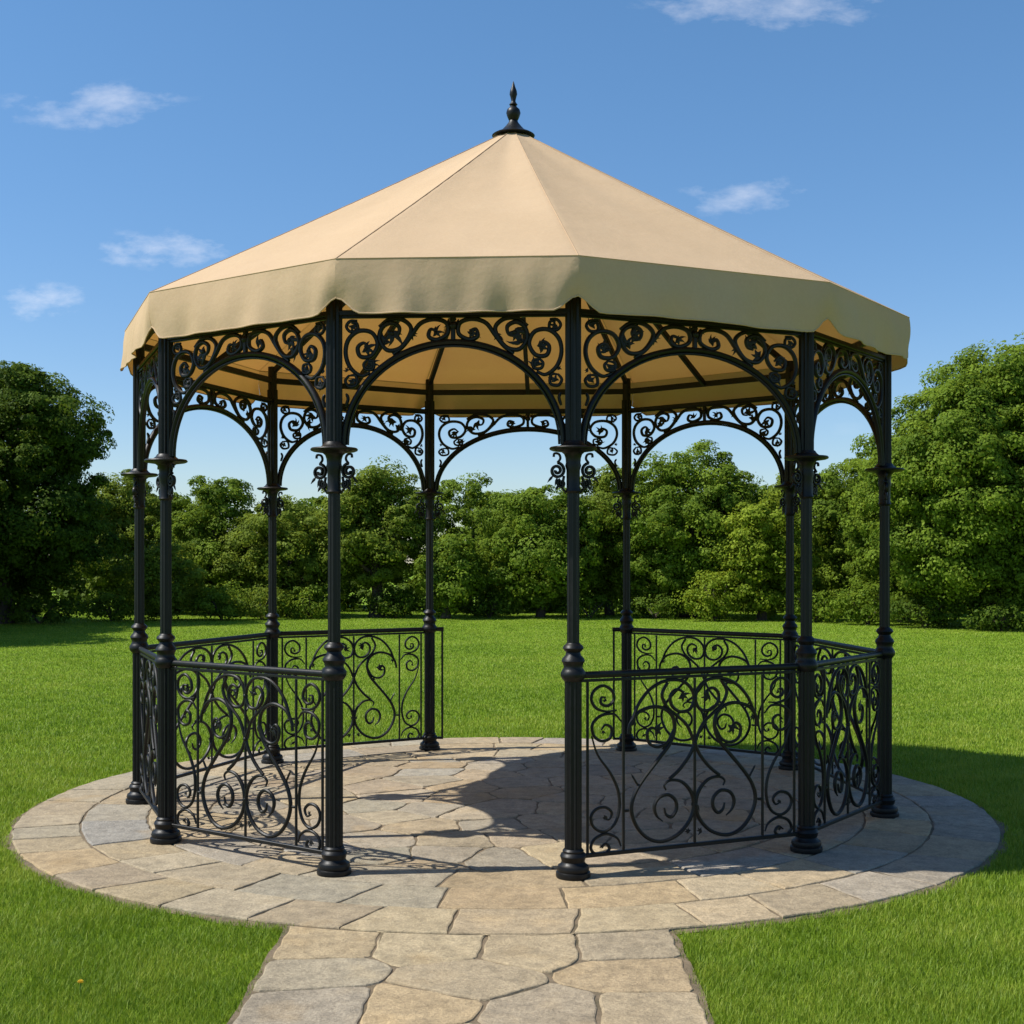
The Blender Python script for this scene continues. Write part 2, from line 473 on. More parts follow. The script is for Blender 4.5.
# ------------------------------------------------------------------ grass blades
def grass():
    V = []; T = []
    bands = np.concatenate([np.arange(4.0, 14, .5), np.arange(14, 44, 1.0)])
    for r0 in bands:
        dr = .5 if r0 < 14 else 1.0
        rm = r0 + dr/2
        dens = 22000*(5.5/rm)**2.15
        half = R(29)
        A = half*((r0+dr)**2 - r0**2)
        n = int(dens*A)
        r = np.sqrt(rng.uniform(r0**2, (r0+dr)**2, n)); th = rng.uniform(-half, half, n)
        x = r*np.sin(th); y = r*np.cos(th)
        d = np.hypot(x-PC.x, y-PC.y)
        edge = PR + .002 + .025*np.sin(np.arctan2(y-PC.y, x-PC.x)*37) + .02*np.sin(np.arctan2(y-PC.y, x-PC.x)*91)
        keep = d > edge
        inpath = (x > PATH[0]+.005-.022*np.sin(y*7)-.02*np.sin(y*23)) & (x < PATH[1]-.005+.022*np.sin(y*6+1)+.02*np.sin(y*19)) & (y < 6.2)
        keep &= ~inpath
        # thin out towards the bare edge
        near = np.minimum(d-PR, np.where(y < 6.2, np.maximum(PATH[0]-x, x-PATH[1]), 9))
        keep &= rng.uniform(0, 1, n) < np.clip(.42 + near/.08, 0, 1)
        x, y, r, near = x[keep], y[keep], r[keep], near[keep]; n = len(x)
        clump = .5 + .5*np.sin(x*5.1+1.3*np.sin(y*3.7))*np.sin(y*4.3+1.1*np.sin(x*2.9))
        h = rng.uniform(.020, .046, n)*(.8+.4*clump)*np.clip(1.12-.02*(r-5), .62, 1) * np.clip(.72+near/.25, .72, 1)
        w = .0025*(rm/5.5)**.92*rng.uniform(.7, 1.3, n)
        az = rng.uniform(0, 2*np.pi, n); lean = rng.uniform(.1, .85, n)*h
        fx, fy = np.cos(az), np.sin(az)
        wa = az + np.pi/2 + rng.uniform(-.7, .7, n)
        wx, wy = np.cos(wa)*w*.5, np.sin(wa)*w*.5
        z = np.zeros(n)
        p0 = np.stack([x-wx, y-wy, z], 1); p1 = np.stack([x+wx, y+wy, z], 1)
        mx, my = x+fx*lean*.35, y+fy*lean*.35
        p2 = np.stack([mx+wx*.8, my+wy*.8, h*.6], 1); p3 = np.stack([mx-wx*.8, my-wy*.8, h*.6], 1)
        p4 = np.stack([x+fx*lean, y+fy*lean, h], 1)
        V.append(np.stack([p0, p1, p2, p3, p4], 1).reshape(-1, 3))
        T.append(np.clip(rng.normal(.42, .17, n) + (rng.uniform(0, 1, n) < .03)*.5, 0, 1.3))
    o = np_mesh('grass', np.concatenate(V), 5, [(0, 1, 2, 3), (3, 2, 4)], GRASS, np.concatenate(T), smooth=True)
    tag(o, kind='stuff')
grass()

# ------------------------------------------------------------------ bandstand
GZ = empty('gazebo', GC)
tag(GZ, 'black wrought iron bandstand gazebo with beige canvas roof on the round stone patio', 'gazebo')

POST = [(573, 878), (333, 876), (163, 843), (137, 803), (274, 763), (431, 750), (625, 751), (789, 769), (886, 817), (806, 852)]
PP = []
for (px, py) in POST:
    dep = FPX*CAMH/(py+3-HORY); PP.append(Vector(((px-512)/FPX*dep, dep, 0)) - GC)
NP = len(PP)
PP = [p * ((.85*p.length + .15*2.52)/p.length) for p in PP]
ZF = .024
Z_RAIL, Z_BOT, Z_CAP, Z_BEAM, Z_PUR, Z_EAVE, Z_HEM, Z_APEX = 1.065, .105, 2.27, 3.015, 3.18, 3.275, 2.985, 4.80

def spiral_pts(c, r0, r1, a0, turns, n=26):
    return [(c[0] + (r0+(r1-r0)*i/n)*math.cos(a0+2*math.pi*turns*i/n), c[1] + (r0+(r1-r0)*i/n)*math.sin(a0+2*math.pi*turns*i/n)) for i in range(n+1)]

# one post with its parts
shaft = MB()
shaft.lathe([(.047, .14, 1), (.047, 1.05, 1)], 24, .17)
shaft.lathe([(.034, 1.20, 1), (.0325, 2.24, 1)], 20, .17)
shaft.lathe([(.044, 2.285, 1), (.044, 3.08, 1)], 24, .17)
shaft.lathe([(.036, 3.08), (.036, 3.27)], 16)
shaft.lathe([(.030, .1), (.030, 3.1)], 16)
bs = MB(); bs.lathe([(.090, 0), (.093, .012), (.091, .028), (.082, .032), (.086, .046), (.081, .062), (.068, .070), (.061, .082), (.066, .100),
                     (.070, .112), (.063, .126), (.055, .131), (.057, .140), (.049, .150)], 32)
cl = MB(); cl.lathe([(.048, 1.035), (.060, 1.05), (.067, 1.062), (.067, 1.080), (.058, 1.094), (.050, 1.108), (.053, 1.125), (.062, 1.142), (.056, 1.158), (.042, 1.172), (.038, 1.188),
                     (.047, 1.198), (.056, 1.210), (.050, 1.224), (.040, 1.23), (.034, 1.238)], 32)
cp = MB(); cp.lathe([(.034, 2.03), (.042, 2.04), (.036, 2.055), (.036, 2.15), (.043, 2.175), (.039, 2.19), (.041, 2.215), (.048, 2.235), (.062, 2.247), (.112, 2.254), (.124, 2.259), (.127, 2.266), (.121, 2.273), (.075, 2.278), (.060, 2.290), (.050, 2.305)], 32)
post0 = shaft.build('post', IRON, GZ)
bs.build('base', IRON, post0); cl.build('collar', IRON, post0); cp.build('capital', IRON, post0)
for sx in (-1, 1):
    b = MB()
    b.tube([(sx*p[0], 0, p[1]) for p in spiral_pts((.088, 2.148), .042, .008, R(95), 1.75, 34)], .0085, 8, (0, 1, 0), 1.5)
    b.tube([(sx*x, 0, z) for x, z in [tuple(v) for v in smooth_curve([Vector((.085, 2.190)), Vector((.070, 2.212)), Vector((.078, 2.235)), Vector((.102, 2.238)), Vector((.106, 2.220))], 4)]], .0065, 8, (0, 1, 0), 1.3)
    b.tube([(sx*p[0], 0, p[1]) for p in spiral_pts((.064, 2.080), .024, .006, R(70), -1.4, 22)], .007, 8, (0, 1, 0), 1.4)
    b.tube([(sx*.05, 0, 2.12), (sx*.062, 0, 2.06), (sx*.040, 0, 2.03)], [.007, .008, .005], 8, (0, 1, 0), 1.3)
    for (x, z, a, L) in ((.112, 2.118, -50, .045), (.088, 2.108, -75, .045), (.082, 2.068, -60, .032)):
        dx, dz = math.cos(R(a)), math.sin(R(a))
        b.tube([(sx*(x+dx*L*t), 0, z+dz*L*t) for t in (0, .3, .6, 1)], [.004, .008, .006, .0008], 6, (0, 1, 0), .8)
    b.build('scroll_bracket', IRON, post0)
post_kids = kids(post0)
def nbr_dir(i):
    a = PP[(i+1) % NP] - PP[i-1]; return math.atan2(a.y, a.x)
for i in range(NP):
    if i == 0: o = post0
    else:
        o = post0.copy(); COL.objects.link(o); o.parent = GZ
        for c in post_kids:
            d = c.copy(); COL.objects.link(d); d.parent = o
    o.location = (PP[i].x, PP[i].y, ZF); o.rotation_euler = (0, 0, nbr_dir(i))

def leaf(mb, P, ang, L, w=.010, N=(0, 1, 0)):
    """small forged leaf in the panel plane"""
    x, z = P; pts = []
    for t in (0, .25, .5, .75, 1):
        a = ang + .5*t
        pts.append((x + math.cos(a)*L*t, 0, z + math.sin(a)*L*t))
    mb.tube(pts, [w*.35, w, w*.85, w*.45, w*.06], 6, N, .55)
def foliage_bud(mb, c, s, seed):
    """forged acanthus tip: a fan of uneven curling leaves and a boss"""
    q = random.Random(seed)
    a0 = q.random()*6.28
    for k, (da, l) in enumerate(((-1.0, .75), (-.35, 1.15), (.35, .95), (1.15, .7), (2.6, .5))):
        leaf(mb, c, a0 + da + q.uniform(-.2, .2), s*l*q.uniform(.85, 1.15), s*.20)
    mb.ball((c[0], 0, c[1]), s*.2, 5)
def rod(mb, pts, r, taper=(1, 1), per=5):
    c = smooth_curve([Vector((p[0], 0, p[1])) for p in pts], per)
    m = len(c)
    rs = []
    for i in range(m):
        t = i/(m-1); k = 1.0
        if t < .18: k = taper[0] + (1-taper[0])*t/.18
        if t > .82: k = min(k, taper[1] + (1-taper[1])*(1-t)/.18)
        rs.append(r*k)
    mb.tube(c, rs, 8, (0, 1, 0), 1.15)

# forged patterns, read off one railing and one arch; unit squares are mapped to each span
RC = lambda x, y: ((608-x)/330.0, (850-y)/700.0)          # half panel, 0 at the centre bar
BIG = [(470, 618), (463, 596), (492, 578), (545, 588), (588, 632), (603, 690), (585, 752), (530, 808), (455, 832), (388, 815), (335, 762), (309, 690), (325, 622), (370, 558), (440, 480), (492, 418), (512, 350), (490, 293), (425, 264), (345, 282), (305, 330), (296, 372)]
COIL = [(430, 365), (405, 352), (383, 372), (392, 415), (432, 434), (478, 416), (508, 366)]
LOWC = [(455, 748), (426, 722), (416, 682), (437, 648), (480, 638), (515, 664), (520, 702), (498, 732), (472, 722), (462, 692)]
ARM = [(608, 428), (582, 480), (535, 535), (488, 572)]
TOP = [(312, 318), (345, 246), (400, 187), (470, 157), (545, 160), (592, 196), (604, 244), (582, 284), (535, 290), (498, 262), (492, 222), (520, 196), (552, 210), (552, 238)]
CROSS = [(608, 428), (572, 352), (525, 308), (476, 268), (452, 215), (478, 165)]
SIDE = [
 [(215, 215), (198, 215), (198, 240), (222, 250), (244, 228), (238, 190), (205, 166), (172, 185), (162, 222), (180, 258), (215, 273), (255, 270)],
 [(198, 348), (214, 328), (236, 345), (230, 384), (198, 394), (170, 368), (167, 320), (200, 288), (245, 286), (272, 318)],
 [(163, 372), (185, 450), (232, 530), (260, 605), (264, 680), (246, 742), (208, 768), (172, 748), (160, 706), (178, 674), (212, 668), (236, 692), (226, 720), (205, 712)],
 [(270, 835), (256, 800), (215, 778), (174, 795), (160, 830), (176, 856), (208, 860), (228, 840), (214, 818), (194, 832)],
]
def railing(i, j):
    a, b = PP[i], PP[j]; d = b - a; L = d.length
    m = MB()
    m.tube([(.05, 0, Z_RAIL), (L-.05, 0, Z_RAIL)], .019, 12, (0, 1, 0), .8)
    m.box((.04, 0, Z_RAIL-.030), (L-.04, 0, Z_RAIL-.030), .012, .016, (0, 0, 1))
    m.box((.045, 0, Z_BOT), (L-.045, 0, Z_BOT), .026, .022, (0, 0, 1))
    x0, x1 = .085, L-.085
    for x in (x0, x1): m.box((x, 0, Z_BOT+.005), (x, 0, Z_RAIL-.035), .013, .013, (1, 0, 0))
    o = m.build('railing', IRON, GZ)
    o.location = (a.x, a.y, ZF); o.rotation_euler = (0, 0, math.atan2(d.y, d.x))
    sw = min(.225, .145*L)
    s0, s1 = x0+sw, x1-sw                         # inner bars
    xc = L/2; zb, zt = Z_BOT+.012, Z_RAIL-.04
    for x in (s0, xc, s1):
        bm = MB(); bm.box((x, 0, zb), (x, 0, zt), .013, .013, (1, 0, 0)); bm.build('bar', IRON, o)
    H = zt-zb; hw = xc-s0
    sc = MB()
    for sgn in (-1, 1):
        mp = lambda pts: [(xc + sgn*RC(*p)[0]*hw*.985, zb + RC(*p)[1]*H) for p in pts]
        rod(sc, mp(BIG), .0108, (.45, .8)); rod(sc, mp(COIL), .009, (.5, 1)); rod(sc, mp(LOWC), .0102, (.35, .5))
        rod(sc, mp(ARM), .0098); rod(sc, mp(TOP), .0095, (.9, .5)); rod(sc, mp(CROSS), .0092)
        for (px, py, s) in ((428, 368, .055), (545, 226, .05), (322, 325, .03), (600, 695, .035), (580, 800, .03), (460, 440, .03)):
            foliage_bud(sc, mp([(px, py)])[0], s, px*7+py+i*13+sgn)
        rod(sc, mp([(296, 690), (278, 690)]), .008); rod(sc, mp([(309, 540), (340, 590)]), .006, (.3, 1))
    for (px, py) in ((608, 428), (608, 690), (608, 240)):
        q = RC(px, py); sc.ball((xc, 0, zb+q[1]*H), .015, 6)
    sc.build('scrollwork', IRON, o)
    for sgn in (-1, 1):
        ss = MB()
        cx = (x0+s0)/2 if sgn < 0 else (x1+s1)/2
        for cv in SIDE:
            rod(ss, [(cx + sgn*((214-p[0])/64.0)*sw*.5*.97, zb + (850-p[1])/700.0*H) for p in cv], .0085, (.5, .5))
        for (px, py) in ((214, 228), (205, 355), (212, 705), (206, 828)):
            foliage_bud(ss, (cx + sgn*((214-px)/64.0)*sw*.5, zb + (850-py)/700.0*H), .022, px+py+i)
        ss.build('side_scroll', IRON, o)
    return o
# open front (0-1) and open back (5-6)
for (i, j) in ((1, 2), (2, 3), (3, 4), (4, 5), (6, 7), (7, 8), (8, 9), (9, 0)): railing(i, j)
for i, k in ((5, 6), (6, 5)):                      # rail stubs that overrun the last back posts
    d = (PP[k]-PP[i]).normalized(); m = MB()
    m.tube([(.05, 0, Z_RAIL), (.125, 0, Z_RAIL)], .019, 12, (0, 1, 0), .8)
    m.box((.045, 0, Z_BOT), (.12, 0, Z_BOT), .026, .020); m.box((.112, 0, Z_BOT+.011), (.112, 0, Z_RAIL-.016), .018, .018, (1, 0, 0))
    o = m.build('rail_end', IRON, GZ); o.location = (PP[i].x, PP[i].y, ZF); o.rotation_euler = (0, 0, math.atan2(d.y, d.x))

AC = lambda x, y: ((487-x)/432.0, (618-y)/490.0)          # half arch; 0 at centre, height from springing to beam
ASC = [
 [(178, 245), (158, 226), (136, 244), (146, 278), (186, 276), (209, 232), (188, 187), (140, 180), (102, 212), (91, 265), (108, 320), (148, 352), (182, 340)],
 [(262, 205), (284, 196), (288, 166), (258, 150), (226, 168), (216, 212), (244, 254), (290, 248), (322, 208), (332, 168), (300, 138), (250, 137), (214, 165)],
 [(428, 182), (404, 176), (398, 204), (428, 216), (466, 194), (462, 152), (418, 137), (368, 152), (334, 198), (300, 244), (265, 272)],
 [(112, 150), (132, 150), (134, 176), (108, 182), (94, 162), (108, 142), (134, 140)],
 [(170, 292), (194, 298), (192, 326), (166, 328), (158, 308), (172, 290)],
 [(100, 352), (128, 352), (132, 386), (104, 394), (90, 372), (104, 350)],
 [(93, 420), (100, 440), (92, 470)],
 [(476, 140), (492, 132), (486, 150)],
]
def arch(i):
    j = (i+1) % NP
    a, b = PP[i], PP[j]; d = b - a; L = d.length
    hw = L/2-.052; cr = .545
    m = MB()
    pts = [(L/2 - hw*math.cos(math.pi*k/40), 0, Z_CAP+.02 + cr*math.sin(math.pi*k/40)) for k in range(41)]
    m.tube(pts, .0165, 10, (0, 1, 0), 1.25)
    pts2 = [(L/2 - (hw-.022)*math.cos(math.pi*k/40), 0, Z_CAP+.02 + (cr-.022)*math.sin(math.pi*k/40)) for k in range(41)]
    m.tube(pts2, .0065, 8, (0, 1, 0), 1.9)
    o = m.build('arch', IRON, GZ); o.location = (a.x, a.y, ZF); o.rotation_euler = (0, 0, math.atan2(d.y, d.x))
    zb = Z_BEAM - ZF
    bm = MB(); bm.box((.03, 0, zb), (L-.03, 0, zb), .045, .030); bm.box((.03, 0, zb-.021), (L-.03, 0, zb-.021), .020, .012); bm.build('beam', IRON, o)
    cb = MB(); cb.box((L/2, 0, Z_CAP+.02+cr+.010), (L/2, 0, zb-.027), .024, .024, (1, 0, 0))
    cb.ball((L/2, 0, zb-.07), .024, 6); cb.build('centre_bar', IRON, o)
    H = (zb-.022)-(Z_CAP+.02)
    for sgn in (-1, 1):
        s = MB()
        mp = lambda p: (L/2 + sgn*AC(*p)[0]*(L/2-.0)*.985, Z_CAP+.02 + AC(*p)[1]*H)
        for q, cv in enumerate(ASC):
            rod(s, [mp(p) for p in cv], .0125 if q < 3 else .009, (.5, .7))
        for (px, py, sz) in ((165, 250, .05), (262, 190, .06), (422, 190, .04), (178, 312, .045), (115, 162, .035), (112, 372, .035), (330, 200, .035), (240, 225, .05), (470, 150, .03), (98, 330, .02)):
            foliage_bud(s, mp((px, py)), sz*1.2, px*3+py+i*7+sgn)
        s.build('spandrel_scroll', IRON, o)
for i in range(NP): arch(i)

# roof frame: rafters, eaves ring, hub
for i in range(NP):
    for q_, p in enumerate((PP[i], (PP[i]+PP[(i+1) % NP])*.5)):
        m = MB(); m.box((p.x, p.y, Z_EAVE-.025-.075*q_), (p.x*.03, p.y*.03, Z_APEX-.09-.045*q_), .036, .044)
        m.build('rafter', IRON, GZ)
for i in range(NP):
    m = MB(); a, b = PP[i], PP[(i+1) % NP]
    m.box((a.x, a.y, Z_PUR), (b.x, b.y, Z_PUR), .034, .046); m.build('eaves_rail', IRON, GZ)
hub = MB(); hub.lathe([(.03, Z_APEX-.22), (.085, Z_APEX-.19), (.095, Z_APEX-.12), (.07, Z_APEX-.07)], 20); hub.build('roof_hub', IRON, GZ)

# canvas roof
CR = []
NUDGE = {1: (.085, 0), 2: (.05, .01), 3: (.06, 0)}
for i, p in enumerate(PP):
    q = p * ((p.length+.155)/p.length) + Vector((*NUDGE.get(i, (0, 0)), 0)); CR.append(Vector((q.x, q.y, Z_EAVE)))
roof = MB(); NS, NR = 28, 60
apx = Vector((0, 0, Z_APEX))
for i in range(NP):
    a, b = CR[i], CR[(i+1) % NP]; vs = []; fs = []
    for r in range(NR+1):
        t = r/NR
        ru = .035 + (1-.035)*t
        for s in range(NS+1):
            u = s/NS; e = a.lerp(b, u)
            p = apx.lerp(e, ru)
            sag = -.030*math.sin(math.pi*u)*math.sin(math.pi*min(1, t*1.02)) - .012*math.sin(math.pi*t)
            ed = min(u, 1-u)*(b-a).length*t
            sag += .0035*math.sin(t*95+i*1.9+3*u)*math.exp(-ed/.07)*min(1, ed/.02)*min(1, t*3)
            sag += .004*math.sin(u*26+i*2.7)*math.exp(-(1-t)/.05)*math.sin(math.pi*u)*(1-t)*12
            p = p + Vector((0, 0, sag + .004*math.sin(9*u+5*t+i*2.1)*math.sin(math.pi*t)*math.sin(math.pi*u)))
            vs.append(p)
    for r in range(NR):
        for s in range(NS):
            k = r*(NS+1)+s; fs.append((k, k+NS+1, k+NS+2, k+1))
    roof.add(vs, fs)
canopy = roof.build('canopy', CANVAS, GZ, angle=60)
# weld the panels along the seams
import bmesh
bm = bmesh.new(); bm.from_mesh(canopy.data); bmesh.ops.remove_doubles(bm, verts=bm.verts, dist=.0005); bm.to_mesh(canopy.data); bm.free()
canopy.data.set_sharp_from_angle(angle=R(60))
val = MB(); NU, NV = 40, 10
for i in range(NP):
    a, b = CR[i], CR[(i+1) % NP]; d = (b-a); L = d.length; out = Vector((d.y, -d.x, 0)).normalized()
    if out.dot((a+b)*.5) < 0: out = -out
    vs = []; fs = []
    for v in range(NV+1):
        t = v/NV
        for u in range(NU+1):
            s = u/NU; e = a.lerp(b, s); x = min(s, 1-s)*L
            notch = .085*(.5+.5*math.cos(math.pi*min(1, x/.135)))
            hem = Z_HEM + notch + .005*math.sin(s*7+i*1.7)
            z = Z_EAVE + (hem-Z_EAVE)*t
            w = math.sin(math.pi*min(1, x/.35)*.5)
            off = .035*t**1.3 + w*(.017*math.sin(s*9+i*2.3+1.5*t)*t + .009*math.sin(s*21+i*1.3-t)*t*t + .006*math.sin(s*37+i*.7)*t) - .012*math.exp(-((x-.17)/.06)**2)*t - .05*t*t*(1-min(1, x/.14))
            bul = .010*math.sin(math.pi*t)
            vs.append(e + out*(off+bul)*(1) + Vector((0, 0, z-Z_EAVE)))
    # share the corner line between neighbours: push along the corner direction
    for v in range(NV+1):
        for u, c in ((0, a), (NU, b)):
            t = v/NV; rad = Vector((c.x, c.y, 0)).normalized()
            hem = Z_HEM + .085 + .005*math.sin(i*1.7); z = Z_EAVE + (hem-Z_EAVE)*t
            vs[v*(NU+1)+u] = Vector((c.x, c.y, z)) + rad*(.010*math.sin(math.pi*t) - .012*t*t)
    for v in range(NV):
        for u in range(NU):
            k = v*(NU+1)+u; fs.append((k, k+1, k+NU+2, k+NU+1))
    val.add(vs, fs)
vo = val.build('valance', CANVAS, canopy, angle=50)
bm = bmesh.new(); bm.from_mesh(vo.data); bmesh.ops.remove_doubles(bm, verts=bm.verts, dist=.0005); bmesh.ops.recalc_face_normals(bm, faces=bm.faces); bm.to_mesh(vo.data); bm.free()
for i in range(NP):
    h = MB(); a, b = CR[i], CR[(i+1) % NP]; base = i*(NU+1)*(NV+1)+NV*(NU+1)
    h.tube([val.v[base+u] for u in range(NU+1)], .0045, 6); h.build('hem', CANVAS, canopy)
# stitched seams along hips and eaves
for i in range(NP):
    s = MB(); pts = []
    for k in range(25):
        t = k/24; ru = .04+(1-.04)*t; p = apx.lerp(CR[i], ru); pts.append(p + Vector((0, 0, -.012*math.sin(math.pi*t)+.002)))
    s.tube(pts, .0024, 8); s.build('seam', CANVAS, canopy)
for i in range(NP):
    s = MB(); a, b = CR[i], CR[(i+1) % NP]
    s.tube([a.lerp(b, k/12)+Vector((0, 0, .001)) for k in range(13)], .0028, 8); s.build('eaves_piping', CANVAS, canopy)
fin = MB()
z = Z_APEX-.055
fin.lathe([(.150, z), (.155, z+.006), (.140, z+.016), (.105, z+.030), (.080, z+.048), (.055, z+.075), (.036, z+.10), (.030, z+.115), (.034, z+.12),
           (.045, z+.145), (.052, z+.170), (.045, z+.195), (.028, z+.210), (.020, z+.222), (.030, z+.230), (.022, z+.240), (.015, z+.255),
           (.022, z+.285), (.028, z+.305), (.024, z+.330), (.013, z+.360), (.006, z+.385), (.001, z+.40)], 24)
fin.build('finial', IRON, GZ)

# ------------------------------------------------------------------ trees
def blob_leaves(lobes, dens, size, seed, floor=.05):
    """lobes: (cx,cy,cz, rx,ry,rz). leaves gathered in clumps over each lobe"""
    g = np.random.default_rng(seed); V = []; T = []
    for (cx, cy, cz, rx, ry, rz) in lobes:
        rm = (rx*ry*rz)**(1/3); A = 4*math.pi*rm*rm
        nc = max(6, int(A*1.7/(0.30+.18*rm)**2 * .42))
        d = g.normal(size=(nc, 3)); d /= np.linalg.norm(d, axis=1)[:, None]
        rad = g.uniform(.68, 1.12, nc)
        cc = d*rad[:, None]*np.array([rx, ry, rz]) + np.array([cx, cy, cz])
        cs = np.clip(g.lognormal(-.12, .38, nc), .4, 2.0)*(.14+.085*rm)
        n_each = max(8, int(dens*A/nc))
        n = nc*n_each
        k = np.repeat(np.arange(nc), n_each)
        q = g.normal(size=(n, 3)) + d[k]*.55 + np.array([0, 0, .35]); q /= np.linalg.norm(q, axis=1)[:, None]
        q *= (g.uniform(0, 1, n)**.33)[:, None]
        P = cc[k] + q*cs[k][:, None]*np.array([1.75, 1.75, 1.15])
        keep = P[:, 2] > floor
        P = P[keep]; k = k[keep]; q = q[keep]; n = len(P)
        nn = d[k]*.45 + q*.9 + np.array([0, 0, .30]) + g.normal(size=(n, 3))*.38
        nn /= np.linalg.norm(nn, axis=1)[:, None]
        t = np.cross(nn, g.normal(size=(n, 3))); t /= np.linalg.norm(t, axis=1)[:, None]
        b = np.cross(nn, t)
        s = size*g.uniform(.55, 1.35, n)
        L = t*(s*.5)[:, None]; W = b*(s*.32)[:, None]; U = nn*(s*.10)[:, None]
        V.append(np.stack([P-L, P+W-L*.1+U, P+L-U, P-W-L*.1+U], 1).reshape(-1, 3))
        ct = g.normal(.45, .17, nc)
        T.append(np.clip(ct[k] + g.normal(0, .14, n), 0, 1))
    return np.concatenate(V), np.concatenate(T)

def make_lobes(h, w, base, seed, n=26, flat=.85, depth=None):
    g = random.Random(seed); out = []
    dp = depth or w*.8; cz = base+(h-base)*.5; hz = (h-base)/2; hx = w/2; hy = dp/2
    out.append((0, 0, cz, hx*.66, hy*.66, hz*.70))
    for i in range(n):
        zf = 1-2*(i+.5)/n; a = i*2.39996+g.uniform(-.35, .35); s = math.sqrt(max(0, 1-zf*zf))
        sh = 1.0 if zf > -.3 else .96
        r = g.uniform(.18, .44)*min(hx, hz)*1.0
        k = g.uniform(.90, 1.08)
        x = math.cos(a)*s*(hx-r*.72)*k*sh; y = math.sin(a)*s*(hy-r*.72)*k*sh; z = cz + zf*(hz-r*.72)*(k if zf < 0 else min(k, 1.05))
        out.append((x, y, z, r*g.uniform(.9, 1.25), r*g.uniform(.9, 1.25), r*flat*g.uniform(.85, 1.1)))
    return out

def trunk_mesh(h, base, w, seed, th):
    g = random.Random(seed); m = MB()
    top = Vector((g.uniform(-.2, .2), g.uniform(-.2, .2), base+(h-base)*.62))
    pts = []; rs = []
    for k in range(9):
        t = k/8; pts.append(Vector((top.x*t + .06*math.sin(5*t+seed), top.y*t + .05*math.cos(4*t+seed), top.z*t)))
        rs.append(th*(1.35 if k == 0 else 1.06 if k == 1 else 1-.75*t))
    m.tube(pts, rs, 10)
    for k in range(9):
        t = g.uniform(.28, .85); p0 = pts[0].lerp(top, t); p0 = Vector((top.x*t, top.y*t, top.z*t))
        a = k*2.4+g.uniform(-.4, .4); L = w*g.uniform(.25, .42)*(1.1-.4*t)
        q = [p0 + Vector((math.cos(a)*L*s, math.sin(a)*L*s, L*(.5*s+.35*s*s))) + Vector((g.uniform(-.08, .08), g.uniform(-.08, .08), 0))*s for s in (0, .25, .5, .75, 1)]
        r0 = th*.5*(1-.5*t)
        m.tube(q, [r0, r0*.75, r0*.55, r0*.38, r0*.18], 7)
    return m

def at(px, depth): return ((px-512)/FPX*depth, depth)
def tree(name, label, px, pw, top, depth, kind, seed, base=.5, n=26, dens=620, size=.090, cat='tree', group=None, th=None, dp=None):
    x, y = at(px, depth); h = CAMH+(HORY-top)/FPX*depth; w = pw/FPX*depth
    r = empty(name, (x, y, 0), 0); tag(r, label, cat, group)
    V, T = blob_leaves(make_lobes(h*.985, w*.95, base, seed, n, depth=dp), dens, size, seed)
    np_mesh('crown' if cat == 'tree' else 'foliage', V, 4, [(0, 1, 2, 3)], LEAF[kind], T, r)
    if cat == 'tree': trunk_mesh(h, base, w, seed, th or max(.12, .028*h)).build('trunk', BARK, r)
    else:
        g = random.Random(seed); m = MB()
        for k in range(6):
            a = g.random()*6.28; m.tube([(0, 0, 0), (math.cos(a)*w*.1, math.sin(a)*w*.1, h*.35), (math.cos(a)*w*.25, math.sin(a)*w*.25, h*.75)], [.035, .025, .01], 6)
        m.build('stem', BARK, r)
    return r

TB = 'trees along the far edge of the lawn'
# name, label, px, width, top, depth, colour, seed, base
tree('oak_tree', 'tall dark green broad oak at the far left edge of the lawn', 2, 196, 362, 34.5, 'dark', 3, base=.4, n=46, group=TB, th=.32)
tree('oak_tree', 'tallest broad green tree standing at the right edge of the lawn', 1000, 250, 352, 32.5, 'mid', 5, base=.3, n=52, group=TB, th=.3)
tree('tree', 'round mid green tree just right of the dark oak, behind the left gazebo posts', 118, 110, 470, 41, 'olive', 7, base=.3, group=TB)
tree('tree', 'dome crowned tree seen through the leftmost front arch', 212, 100, 470, 40, 'mid', 9, base=.4, group=TB)
tree('tree', 'low wide tree left of the front left post, seen under the left arch', 288, 135, 497, 39, 'olive', 11, base=.2, group=TB)
tree('tree', 'upright pale topped tree with a visible trunk just right of the front left post', 376, 118, 466, 38.5, 'olive', 13, base=.8, group=TB, th=.2)
tree('tree', 'dark green tree standing right behind the left back post of the open bay', 468, 95, 476, 42, 'mid', 15, base=.4, group=TB)
tree('tree', 'small round bushy tree left of the middle, in front of a darker tree', 448, 72, 538, 37.5, 'mid', 17, base=.15, n=20, group=TB, th=.12)
tree('tree', 'broad leafy tree just left of the front middle post', 540, 130, 484, 38.5, 'mid', 19, base=.2, group=TB)
tree('tree', 'narrow green tree between the front middle post and the right back post', 608, 100, 466, 40, 'olive', 21, base=.2, group=TB)
tree('tree', 'big round domed tree framed in the right front arch', 690, 152, 448, 38.5, 'mid', 23, base=.2, n=34, group=TB, th=.3)
tree('tree', 'pale yellow green tree in front of the big domed tree', 762, 92, 500, 36.5, 'light', 25, base=.1, group=TB)
tree('tree', 'dull green tree top showing between the two right back posts', 800, 105, 470, 42, 'olive', 27, base=.4, group=TB)
tree('tree', 'leafy tree framed in the far right arch, left of the tallest right tree', 862, 125, 452, 39.5, 'mid', 29, base=.2, n=30, group=TB)
tree('tree', 'lower fresh green tree leaning against the left side of the tallest right tree', 905, 120, 436, 35.5, 'mid', 31, base=.1, n=30, group=TB)
